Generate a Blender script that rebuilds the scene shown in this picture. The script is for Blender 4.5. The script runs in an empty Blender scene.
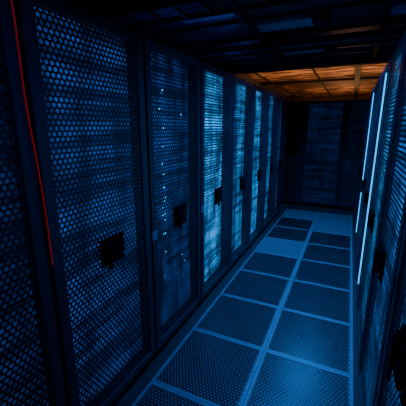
import bpy, bmesh, math, random
from mathutils import Vector, Matrix
random.seed(7)
S = bpy.context.scene
COL = S.collection

# ------------------------------------------------------------ materials
def mat(name, col, rough=0.5, metal=0.0, emit=None, estr=0.0, noise=0.0, nscale=20, bump=0.0, spec=0.5):
    m = bpy.data.materials.new(name); m.use_nodes = True
    nt = m.node_tree; b = nt.nodes["Principled BSDF"]
    b.inputs["Base Color"].default_value = (*col, 1)
    b.inputs["Roughness"].default_value = rough
    b.inputs["Metallic"].default_value = metal
    b.inputs["Specular IOR Level"].default_value = spec
    if emit:
        b.inputs["Emission Color"].default_value = (*emit, 1)
        b.inputs["Emission Strength"].default_value = estr
    if noise or bump:
        tc = nt.nodes.new("ShaderNodeTexCoord")
        n = nt.nodes.new("ShaderNodeTexNoise"); n.inputs["Scale"].default_value = nscale
        n.inputs["Detail"].default_value = 4
        nt.links.new(tc.outputs["Object"], n.inputs["Vector"])
        if noise:
            r = nt.nodes.new("ShaderNodeMapRange")
            r.inputs["To Min"].default_value = max(0.03, rough-noise); r.inputs["To Max"].default_value = min(1, rough+noise)
            nt.links.new(n.outputs["Fac"], r.inputs["Value"]); nt.links.new(r.outputs["Result"], b.inputs["Roughness"])
            mx = nt.nodes.new("ShaderNodeMix"); mx.data_type = 'RGBA'
            mx.inputs[6].default_value = (*[c*0.65 for c in col], 1); mx.inputs[7].default_value = (*[min(1, c*1.3) for c in col], 1)
            nt.links.new(n.outputs["Fac"], mx.inputs[0]); nt.links.new(mx.outputs[2], b.inputs["Base Color"])
        if bump:
            bp = nt.nodes.new("ShaderNodeBump"); bp.inputs["Strength"].default_value = bump
            nt.links.new(n.outputs["Fac"], bp.inputs["Height"]); nt.links.new(bp.outputs["Normal"], b.inputs["Normal"])
    return m

M_frame = mat("rack_powdercoat", (0.016, 0.020, 0.05), 0.42, 0.0, noise=0.1, nscale=8)
M_mesh  = mat("perforated_steel", (0.010, 0.013, 0.028), 0.38, 0.2)
M_hand  = mat("handle_black_plastic", (0.004, 0.004, 0.006), 0.7, spec=0.08)
M_key   = mat("lock_metal", (0.1, 0.11, 0.14), 0.4, 1.0)
M_srv   = mat("server_bezel", (0.30, 0.34, 0.40), 0.4, 0.3)
M_srvd  = mat("server_vent_dark", (0.03, 0.035, 0.045), 0.5)
M_led   = mat("server_led", (0.0, 0.2, 0.4), 0.5, emit=(0.03, 0.45, 1.0), estr=1.8)
M_lbl   = mat("rack_label", (0.15, 0.25, 0.35), 0.5)
M_rim   = mat("floor_tile_rim", (0.20, 0.32, 0.38), 0.42, 0.3, noise=0.1, nscale=10)
M_grate = mat("floor_grate_steel", (0.010, 0.014, 0.026), 0.30, 0.2, noise=0.1, nscale=6)
M_pan   = mat("floor_tile_pan", (0.30, 0.38, 0.46), 0.4, 0.2, noise=0.05, nscale=5)
M_solid = mat("floor_laminate", (0.12, 0.18, 0.22), 0.35, 0.0, noise=0.1, nscale=5)
M_floor = mat("floor_base", (0.03, 0.035, 0.045), 0.6, noise=0.1, nscale=5)
M_wall  = mat("wall_paint", (0.05, 0.055, 0.07), 0.8, noise=0.1, nscale=3)
M_tanw  = mat("end_wall_panel", (0.22, 0.13, 0.08), 0.8, noise=0.1, nscale=3)
M_ceil  = mat("ceiling_panel_dark", (0.022, 0.026, 0.055), 0.33, noise=0.12, nscale=3, bump=0.05)
M_tbar  = mat("ceiling_tbar", (0.005, 0.005, 0.008), 0.5)
M_lens  = mat("luminaire_lens", (0.20, 0.22, 0.32), 0.3)
M_tray  = mat("tray_steel", (0.02, 0.024, 0.03), 0.45, 0.6)
M_cable = mat("cable_sheath", (0.02, 0.025, 0.05), 0.5)
M_red   = mat("red_added_glow", (0.5, 0.01, 0.005), 0.4, emit=(1.0, 0.02, 0.012), estr=0.10)  # slight emission added so the red shows under blue lamps

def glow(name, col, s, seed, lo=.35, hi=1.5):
    """added emissive diffuser: rack glow put in as vertical streaks and horizontal bands of noise"""
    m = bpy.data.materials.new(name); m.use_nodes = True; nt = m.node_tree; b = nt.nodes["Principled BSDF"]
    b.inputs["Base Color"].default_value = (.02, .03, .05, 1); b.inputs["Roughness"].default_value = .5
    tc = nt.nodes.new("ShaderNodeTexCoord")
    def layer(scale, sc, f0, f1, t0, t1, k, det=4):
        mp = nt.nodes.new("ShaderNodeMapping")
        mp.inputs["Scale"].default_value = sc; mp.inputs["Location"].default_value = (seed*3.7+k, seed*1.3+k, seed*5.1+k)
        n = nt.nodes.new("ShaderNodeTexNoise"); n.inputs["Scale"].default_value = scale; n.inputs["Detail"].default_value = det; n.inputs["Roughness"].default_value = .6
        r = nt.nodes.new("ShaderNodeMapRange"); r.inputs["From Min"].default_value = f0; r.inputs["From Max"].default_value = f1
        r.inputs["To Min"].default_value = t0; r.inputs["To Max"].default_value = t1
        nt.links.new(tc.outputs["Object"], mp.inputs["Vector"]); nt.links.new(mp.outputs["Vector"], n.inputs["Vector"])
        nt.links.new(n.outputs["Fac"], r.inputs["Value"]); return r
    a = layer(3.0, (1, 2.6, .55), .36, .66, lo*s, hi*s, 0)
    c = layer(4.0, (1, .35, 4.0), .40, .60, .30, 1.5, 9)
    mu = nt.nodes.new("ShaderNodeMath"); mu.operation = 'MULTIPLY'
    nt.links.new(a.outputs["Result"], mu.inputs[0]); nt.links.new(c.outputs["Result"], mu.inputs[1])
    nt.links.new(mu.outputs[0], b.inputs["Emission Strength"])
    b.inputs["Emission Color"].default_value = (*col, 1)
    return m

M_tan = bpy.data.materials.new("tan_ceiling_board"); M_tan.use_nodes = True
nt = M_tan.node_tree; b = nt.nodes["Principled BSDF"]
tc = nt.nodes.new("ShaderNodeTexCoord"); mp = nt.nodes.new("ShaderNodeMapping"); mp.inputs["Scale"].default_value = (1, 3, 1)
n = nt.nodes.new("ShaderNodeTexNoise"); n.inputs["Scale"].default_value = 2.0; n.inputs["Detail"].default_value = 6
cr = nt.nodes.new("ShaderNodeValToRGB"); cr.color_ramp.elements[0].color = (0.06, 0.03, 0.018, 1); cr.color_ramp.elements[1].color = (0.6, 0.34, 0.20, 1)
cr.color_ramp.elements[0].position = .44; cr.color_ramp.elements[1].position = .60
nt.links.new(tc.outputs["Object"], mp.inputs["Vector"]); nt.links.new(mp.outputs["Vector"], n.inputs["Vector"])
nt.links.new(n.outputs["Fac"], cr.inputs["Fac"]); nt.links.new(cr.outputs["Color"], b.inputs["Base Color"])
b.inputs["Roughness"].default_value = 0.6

# ------------------------------------------------------------ mesh helpers
def box(bm, x0, x1, y0, y1, z0, z1, mi=0):
    vs = [bm.verts.new(p) for p in ((x0,y0,z0),(x1,y0,z0),(x1,y1,z0),(x0,y1,z0),(x0,y0,z1),(x1,y0,z1),(x1,y1,z1),(x0,y1,z1))]
    for f in ((0,3,2,1),(4,5,6,7),(0,1,5,4),(1,2,6,5),(2,3,7,6),(3,0,4,7)):
        fc = bm.faces.new([vs[i] for i in f]); fc.material_index = mi
def cyl(bm, c, r, h, axis='Z', mi=0, seg=16):
    ret = bmesh.ops.create_cone(bm, cap_ends=True, segments=seg, radius1=r, radius2=r, depth=h)
    R = {'Z': Matrix(), 'X': Matrix.Rotation(math.pi/2, 4, 'Y'), 'Y': Matrix.Rotation(math.pi/2, 4, 'X')}[axis]
    bmesh.ops.transform(bm, matrix=Matrix.Translation(c) @ R, verts=ret['verts'])
    for v in ret['verts']:
        for f in v.link_faces: f.material_index = mi
def finish(bm, name, mats):
    me = bpy.data.meshes.new(name); bm.to_mesh(me); bm.free()
    for m in mats: me.materials.append(m)
    return me
def obj(name, me, parent=None, loc=(0,0,0), rot=(0,0,0), bev=0):
    o = bpy.data.objects.new(name, me); COL.objects.link(o)
    o.location = loc; o.rotation_euler = rot
    if parent: o.parent = parent
    if bev:
        m = o.modifiers.new("bevel", 'BEVEL'); m.width = bev; m.segments = 2; m.limit_method = 'ANGLE'
    return o
def hexplate(w, h, p, r, t, plane):
    bm = bmesh.new(); R = p/math.sqrt(3)
    def P(a, c, d):
        return (d, a, c) if plane == 'YZ' else (a, c, d)
    cache = {}
    def V(a, c):
        k = (round(a, 4), round(c, 4))
        if k not in cache: cache[k] = bm.verts.new(P(a, c, 0))
        return cache[k]
    nj = int(h/(p*.866)); 
    for j in range(nj+1):
        cy = p*.5 + j*p*.866
        if cy > h-p*.45: break
        i = 0
        while True:
            cx = p*.5 + i*p + (j % 2)*p*.5; i += 1
            if cx > w-p*.45: break
            out = []; inn = []; bk = []
            for k in range(6):
                a = math.radians(30+60*k)
                out.append(V(cx+R*math.cos(a), cy+R*math.sin(a)))
                inn.append(bm.verts.new(P(cx+r*math.cos(a), cy+r*math.sin(a), 0)))
                bk.append(bm.verts.new(P(cx+r*math.cos(a), cy+r*math.sin(a), -t)))
            for k in range(6):
                q = (k+1) % 6
                try:
                    bm.faces.new((out[k], out[q], inn[q], inn[k]))
                    bm.faces.new((inn[k], inn[q], bk[q], bk[k]))
                except ValueError: pass
    return bm

# ------------------------------------------------------------ rack parts (local: front = +X at x=0, width +Y, depth -X)
W = 0.73; G = 0.004; H = 2.10; D = 1.0
bm = bmesh.new()   # cabinet carcass
box(bm, -D, -0.03, G, G+.012, 0.06, H)
box(bm, -D, -0.03, W-G-.012, W-G, 0.06, H)
box(bm, -D, -0.03, G+.012, W-G-.012, H-.02, H)
box(bm, -D, -0.03, G+.012, W-G-.012, 0.06, 0.09)
box(bm, -D, -D+.012, G+.012, W-G-.012, 0.09, H-.02)
for y in (G+.012, W-G-.052):
    box(bm, -.19, -.15, y, y+.04, 0.09, H-.02)
    box(bm, -.85, -.81, y, y+.04, 0.09, H-.02)
for x in (-.10, -.92):
    for y in (.07, W-.07):
        cyl(bm, (x, y, .045), .012, .03, mi=0); cyl(bm, (x, y, .015), .03, .03, mi=0)
box(bm, -.60, -.30, .20, W-.20, H, H+.015)
ME_cab = finish(bm, "cabinet", [M_frame])
bm = bmesh.new()   # door frame
f = .062
box(bm, -.028, 0, G+.006, G+f, .07, H-.004)
box(bm, -.028, 0, W-G-f, W-G-.006, .07, H-.004)
box(bm, -.028, 0, G+f, W-G-f, H-.055, H-.004)
box(bm, -.028, 0, G+f, W-G-f, .07, .125)
for z in (.3, 1.05, 1.8):
    cyl(bm, (-.004, G+.008, z), .009, .09)
ME_df = finish(bm, "door_frame", [M_frame])
MW, MH = W-2*G-2*f+.02, H-.055-.125+.02
bm = hexplate(MW, MH, .0262, .0094, .001, 'YZ')
ME_mesh = finish(bm, "door_mesh", [M_mesh])
bm = bmesh.new()   # handle
box(bm, 0, .012, -.085, .085, -.075, .075, 0)
box(bm, .012, .024, -.072, .045, -.05, .062, 0)
box(bm, .024, .032, -.06, -.03, -.09, .05, 0)
cyl(bm, (.016, .066, -.04), .009, .010, 'X', 1)
ME_h = finish(bm, "handle", [M_hand, M_key])
bm = bmesh.new()
box(bm, 0, .002, -.028, .028, -.03, .03)
ME_lbl = finish(bm, "label", [M_lbl])
def servers(seed):
    rr = random.Random(seed); bm = bmesh.new(); z = .12
    y0, y1 = .058, W-.058
    while z < H-.12:
        u = rr.choice([1, 1, 2, 2, 3]); hh = u*.0445
        if z+hh > H-.08: break
        if rr.random() < .12:
            z += hh; continue
        dx = rr.uniform(-.01, .006)
        box(bm, -.78, -.155+dx, y0, y1, z+.002, z+hh-.003, 0)
        box(bm, -.155+dx, -.150+dx, y0+.02, y0+.19, z+.008, z+hh-.009, 1)
        for kk in range(6):
            yy = y0+.22+kk*.052
            if rr.random() < .8: box(bm, -.155+dx, -.151+dx, yy, yy+.042, z+.009, z+hh-.010, 1)
        z += hh
    return finish(bm, "servers", [M_srv, M_srvd, M_led])
ME_srv = [servers(i) for i in range(3)]
def status_leds(seed, dd):
    rr = random.Random(seed); bm = bmesh.new()
    for c in range(3):
        yy = rr.uniform(.10, W-.12)
        for k in range(rr.randint(7, 14)):
            z = rr.uniform(.2, 1.95); y = yy+rr.uniform(-.03, .03)
            box(bm, dd, dd+.004, y, y+.012, z, z+.010)
    return finish(bm, "status_leds", [M_led])
ME_leds = [status_leds(i, -.10) for i in range(3)]

def rack(loc, rotz, idx, col, back=0, label=False, lo=.3, hi=1.5, dd=-.10, handle=True, leds=False):
    e = bpy.data.objects.new("server_rack", None); COL.objects.link(e)
    e.location = loc; e.rotation_euler = (0, 0, rotz); e.empty_display_size = .2
    obj("cabinet_frame", ME_cab, e)
    obj("door_frame", ME_df, e, bev=.003)
    obj("door_mesh_panel", ME_mesh, e, (-.008, G+f-.008, .117))
    if handle: obj("door_handle", ME_h, e, (0, W*.5, .985), bev=.004)
    if label: obj("door_label", ME_lbl, e, (0, .034, .93))
    obj("server_units", ME_srv[idx % 3], e)
    if leds: obj("status_leds", ME_leds[idx % 3], e)
    if back > 0:  # glowing panel added behind the mesh to light the holes
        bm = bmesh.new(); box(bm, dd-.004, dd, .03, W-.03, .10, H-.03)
        obj("added_glow_panel", finish(bm, "glow_panel", [glow("added_rack_glow", col, back, idx+loc[1], lo=lo, hi=hi)]), e)
    return e

BL = (0.012, 0.115, 0.60); CY = (0.02, 0.36, 1.0); MB = (0.01, 0.22, .9)
XL, XR = -1.08, 0.20
left = [(.07, .11, BL, .3), (.80, .34, BL, .4), (1.53, .36, BL, .08), (2.26, 1.7, CY, .15), (2.99, 1.1, CY, .08), (3.72, 1.7, CY, .15), (4.45, 1.0, CY, .1), (5.18, .35, MB, .1), (5.91, .1, BL, .2)]
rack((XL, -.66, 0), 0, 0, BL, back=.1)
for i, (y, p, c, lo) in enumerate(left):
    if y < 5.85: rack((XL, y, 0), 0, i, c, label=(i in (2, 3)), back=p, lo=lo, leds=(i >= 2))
right = [(-.23, .3, BL), (.50, .4, MB), (1.23, 1.0, MB), (1.96, 2.0, CY), (2.69, 2.6, CY), (3.42, 2.0, CY), (4.15, .8, MB), (4.88, .3, BL)]
bm = bmesh.new(); box(bm, 0, .008, -.026, .026, -.85, .85, 0); box(bm, .008, .015, -.024, .024, -.84, .84, 1)
ME_edge = finish(bm, "edge_emissive", [M_frame, mat("cyan_emissive", (.1, .3, .4), .4, emit=(.01, .38, 1.0), estr=2.2)])  # emissive cyan strip along the door edge
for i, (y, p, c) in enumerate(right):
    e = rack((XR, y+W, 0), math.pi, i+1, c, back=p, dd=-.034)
    if i in (4, 6): obj("edge_emissive_strip", ME_edge, e, (0, W-.045, 1.15))
YE = 6.55
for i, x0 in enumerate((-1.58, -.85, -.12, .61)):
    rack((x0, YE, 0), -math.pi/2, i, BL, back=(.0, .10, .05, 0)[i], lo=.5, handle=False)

# ------------------------------------------------------------ room
X0, X1, Y0, Y1 = -2.5, 1.9, -1.6, 15.0
ZC, ZC2 = 2.62, 2.86
def slab(name, x0, x1, y0, y1, z0, z1, m):
    bm = bmesh.new(); box(bm, x0, x1, y0, y1, z0, z1); return obj(name, finish(bm, name, [m]))
T0, T1, PT = -1.02, .18, .60
YT0 = 1.966-.6*5
NT = 12; YT1 = YT0+NT*PT
bm = bmesh.new()
box(bm, X0, T0, Y0, Y1, -.1, 0); box(bm, T1, X1, Y0, Y1, -.1, 0)
box(bm, T0, T1, YT1, Y1, -.1, 0)
box(bm, T0, T1, Y0, YT0, -.1, 0)
box(bm, T0, T1, Y0, Y1, -.35, -.3)
floor = obj("floor", finish(bm, "floor", [M_floor]))
bm = bmesh.new(); r = .020; g = .0015
box(bm, g, PT-g, g, r, -.03, 0); box(bm, g, PT-g, PT-r, PT-g, -.03, 0)
box(bm, g, r, r, PT-r, -.03, 0); box(bm, PT-r, PT-g, r, PT-r, -.03, 0)
ME_rim = finish(bm, "tile_rim", [M_rim])
ME_gr = finish(hexplate(PT-2*r+.012, PT-2*r+.012, .0235, .0070, .001, 'XY'), "tile_grate", [M_grate])
bm = bmesh.new(); box(bm, r, PT-r, r, PT-r, -.03, -.005); ME_pan = finish(bm, "tile_pan", [M_pan])
bm = bmesh.new(); box(bm, r, PT-r, r, PT-r, -.03, -.0015); ME_sol = finish(bm, "tile_solid", [M_solid])
for i in range(2):
    for j in range(NT):
        l = (T0+i*PT, YT0+j*PT, 0)
        obj("tile_rim", ME_rim, floor, l)
        if (i, j) in ((0, 8), (1, 10), (0, 11), (1, 11)):
            obj("tile_solid_panel", ME_sol, floor, l)
        else:
            obj("tile_grate", ME_gr, floor, (l[0]+r-.006, l[1]+r-.006, -.002)); obj("tile_pan", ME_pan, floor, l)
slab("wall_left", X0-.1, X0, Y0-.1, Y1+.1, -.1, 3, M_wall)
slab("wall_right", X1, X1+.1, Y0-.1, Y1+.1, -.1, 3, M_wall)
slab("wall_back", X0, X1, Y0-.1, Y0, -.1, 3, M_wall)
slab("wall_end", X0, X1, Y1, Y1+.1, -.1, 3, M_tanw)
YS = 5.6
bm = bmesh.new()
box(bm, X0, X1, Y0, YS, ZC, ZC+.04, 0)
box(bm, X0, X1, YS-.04, YS, ZC+.04, 3.0, 0)
box(bm, X0, X1, Y0, Y1, 3.0, 3.05, 0)
ceiling = obj("ceiling", finish(bm, "ceiling", [M_ceil]))
bm = bmesh.new()
y = YS-.03
while y > Y0: box(bm, X0, X1, y-.025, y+.025, ZC-.03, ZC-.0005); y -= .6
x = T0-.6*2
while x < X1: box(bm, x-.02, x+.02, Y0, YS, ZC-.05, ZC-.0005); x += 1.2
box(bm, X0, X1, YS-.12, YS+.01, ZC-.09, ZC+.05)
obj("tbar_grid", finish(bm, "tbar_grid", [M_tbar]), ceiling)
bm = bmesh.new()
for (i, j) in ((1, 1), (1, 3), (3, 3), (0, 4)):
    xx = T0-.6+i*.6; yy = YS-.03-.6*(j+1)
    box(bm, xx+.03, xx+.57, yy+.18, yy+.42, ZC-.014, ZC-.001)
obj("unlit_light_panels", finish(bm, "light_panels", [M_lens]), ceiling)
bm = bmesh.new()
y = YS
while y < Y1-.01:
    y2 = min(y+.45, Y1); box(bm, X0, X1, y+.012, y2-.012, ZC2, ZC2+.03, 0); y = y2
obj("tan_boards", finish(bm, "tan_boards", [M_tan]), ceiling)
bm = bmesh.new()
for xx in (-2.2, -.9, 1.1): box(bm, xx-.02, xx+.02, YS, Y1, ZC2-.03, ZC2-.0005)
for yy in (6.9, 9.2): box(bm, X0, X1, yy-.05, yy+.05, ZC2-.09, ZC2-.03)
box(bm, -.05, .06, YS, Y1, ZC2-.10, ZC2-.09+.05)      # conduit run
obj("board_battens", finish(bm, "battens", [M_tbar]), ceiling)

def tray(y0, z, x0, x1):
    bm = bmesh.new()
    box(bm, x0, x1, y0, y0+.015, z, z+.06); box(bm, x0, x1, y0+.30, y0+.315, z, z+.06)
    x = x0+.05
    while x < x1-.05: box(bm, x, x+.02, y0+.015, y0+.30, z+.01, z+.025); x += .22
    for xx in (x0+.4, x1-.4):
        for yy in (y0+.008, y0+.307): cyl(bm, (xx, yy, (z+.06+ZC)/2-.005), .005, ZC-z-.07)
    obj("cable_tray", finish(bm, "tray", [M_tray]), ceiling)
    bm = bmesh.new()
    for k in range(7): cyl(bm, ((x0+x1)/2, y0+.05+k*.033, z+.041), .014, x1-x0-.02, 'X', seg=8)
    obj("tray_cables", finish(bm, "tray_cables", [M_cable]), ceiling)
tray(3.7, 2.47, X0+.02, X1-.02)
tray(2.2, 2.47, X0+.02, X1-.02)

cu = bpy.data.curves.new("red_cable", 'CURVE'); cu.dimensions = '3D'; cu.bevel_depth = .003; cu.bevel_resolution = 3
pts = [(-1.20, .80, 2.125), (-1.10, .765, 2.125), (-1.068, .762, 2.08), (-1.072, .778, 1.7), (-1.070, .797, 1.35), (-1.072, .803, 1.05)]
sp = cu.splines.new('BEZIER'); sp.bezier_points.add(len(pts)-1)
for bp, p in zip(sp.bezier_points, pts): bp.co = p; bp.handle_left_type = bp.handle_right_type = 'AUTO'
cu.materials.append(M_red)
obj("red_glow_cable", cu)

# ------------------------------------------------------------ lamps
def spot(name, loc, tgt, e, col, ang=120, blend=.8, rad=.06):
    L = bpy.data.lights.new(name, 'SPOT'); L.energy = e; L.color = col; L.spot_size = math.radians(ang); L.spot_blend = blend; L.shadow_soft_size = rad
    o = bpy.data.objects.new(name, L); COL.objects.link(o); o.location = loc
    o.rotation_euler = (Vector(tgt)-Vector(loc)).to_track_quat('-Z', 'Y').to_euler(); return o
bm = bmesh.new()
dl = [(-.42, .6), (-.35, 2.0), (-.35, 3.3), (-.35, 4.6)]
for (x, y) in dl:
    ret = bmesh.ops.create_cone(bm, cap_ends=False, segments=24, radius1=.09, radius2=.07, depth=.06)
    bmesh.ops.transform(bm, matrix=Matrix.Translation((x, y, ZC-.03)), verts=ret['verts'])
obj("added_spot_trims", finish(bm, "added_trims", [M_tbar]), ceiling)  # trim rings made up to go with the added spots
for (x, y), e, c in zip(dl, (16, 32, 140, 170), ((.005, .12, 1), (.005, .17, 1), (.01, .27, 1), (.015, .30, 1))):
    spot("added_fill_spot", (x, y, ZC-.08), (x, y, 0), e, c, 125)  # blue fill spots added to light floor and racks
for x in (-1.6, .8):  # uplights added above the rack tops to wash the ceiling blue
    L = bpy.data.lights.new("added_ceiling_wash", 'AREA'); L.shape = 'RECTANGLE'; L.size = .05; L.size_y = 6; L.energy = 5; L.color = (.01, .08, 1)
    o = bpy.data.objects.new("added_ceiling_wash", L); COL.objects.link(o); o.location = (x, 2.2, 2.14); o.rotation_euler = (math.pi, 0, 0)
for x, y in ((-1.2, 8.0), (.6, 8.0), (-.3, 12)):
    L = bpy.data.lights.new("warm_uplight", 'AREA'); L.shape = 'RECTANGLE'; L.size = 1.0; L.size_y = .2; L.energy = 24; L.color = (1.0, .45, .18)
    o = bpy.data.objects.new("warm_uplight", L); COL.objects.link(o); o.location = (x, y, 1.5); o.rotation_euler = (math.pi, 0, 0)

w = bpy.data.worlds.new("World"); S.world = w; w.use_nodes = True
w.node_tree.nodes["Background"].inputs[0].default_value = (0.002, 0.01, 0.05, 1)
w.node_tree.nodes["Background"].inputs[1].default_value = .3

cam = bpy.data.cameras.new("camera"); cam.lens = 27.2; cam.sensor_width = 36; cam.clip_start = .02
co = bpy.data.objects.new("camera", cam); COL.objects.link(co)
co.location = (0, 0, 1.61); co.rotation_euler = (math.radians(90-13.9), 0, math.radians(25.2))
S.camera = co
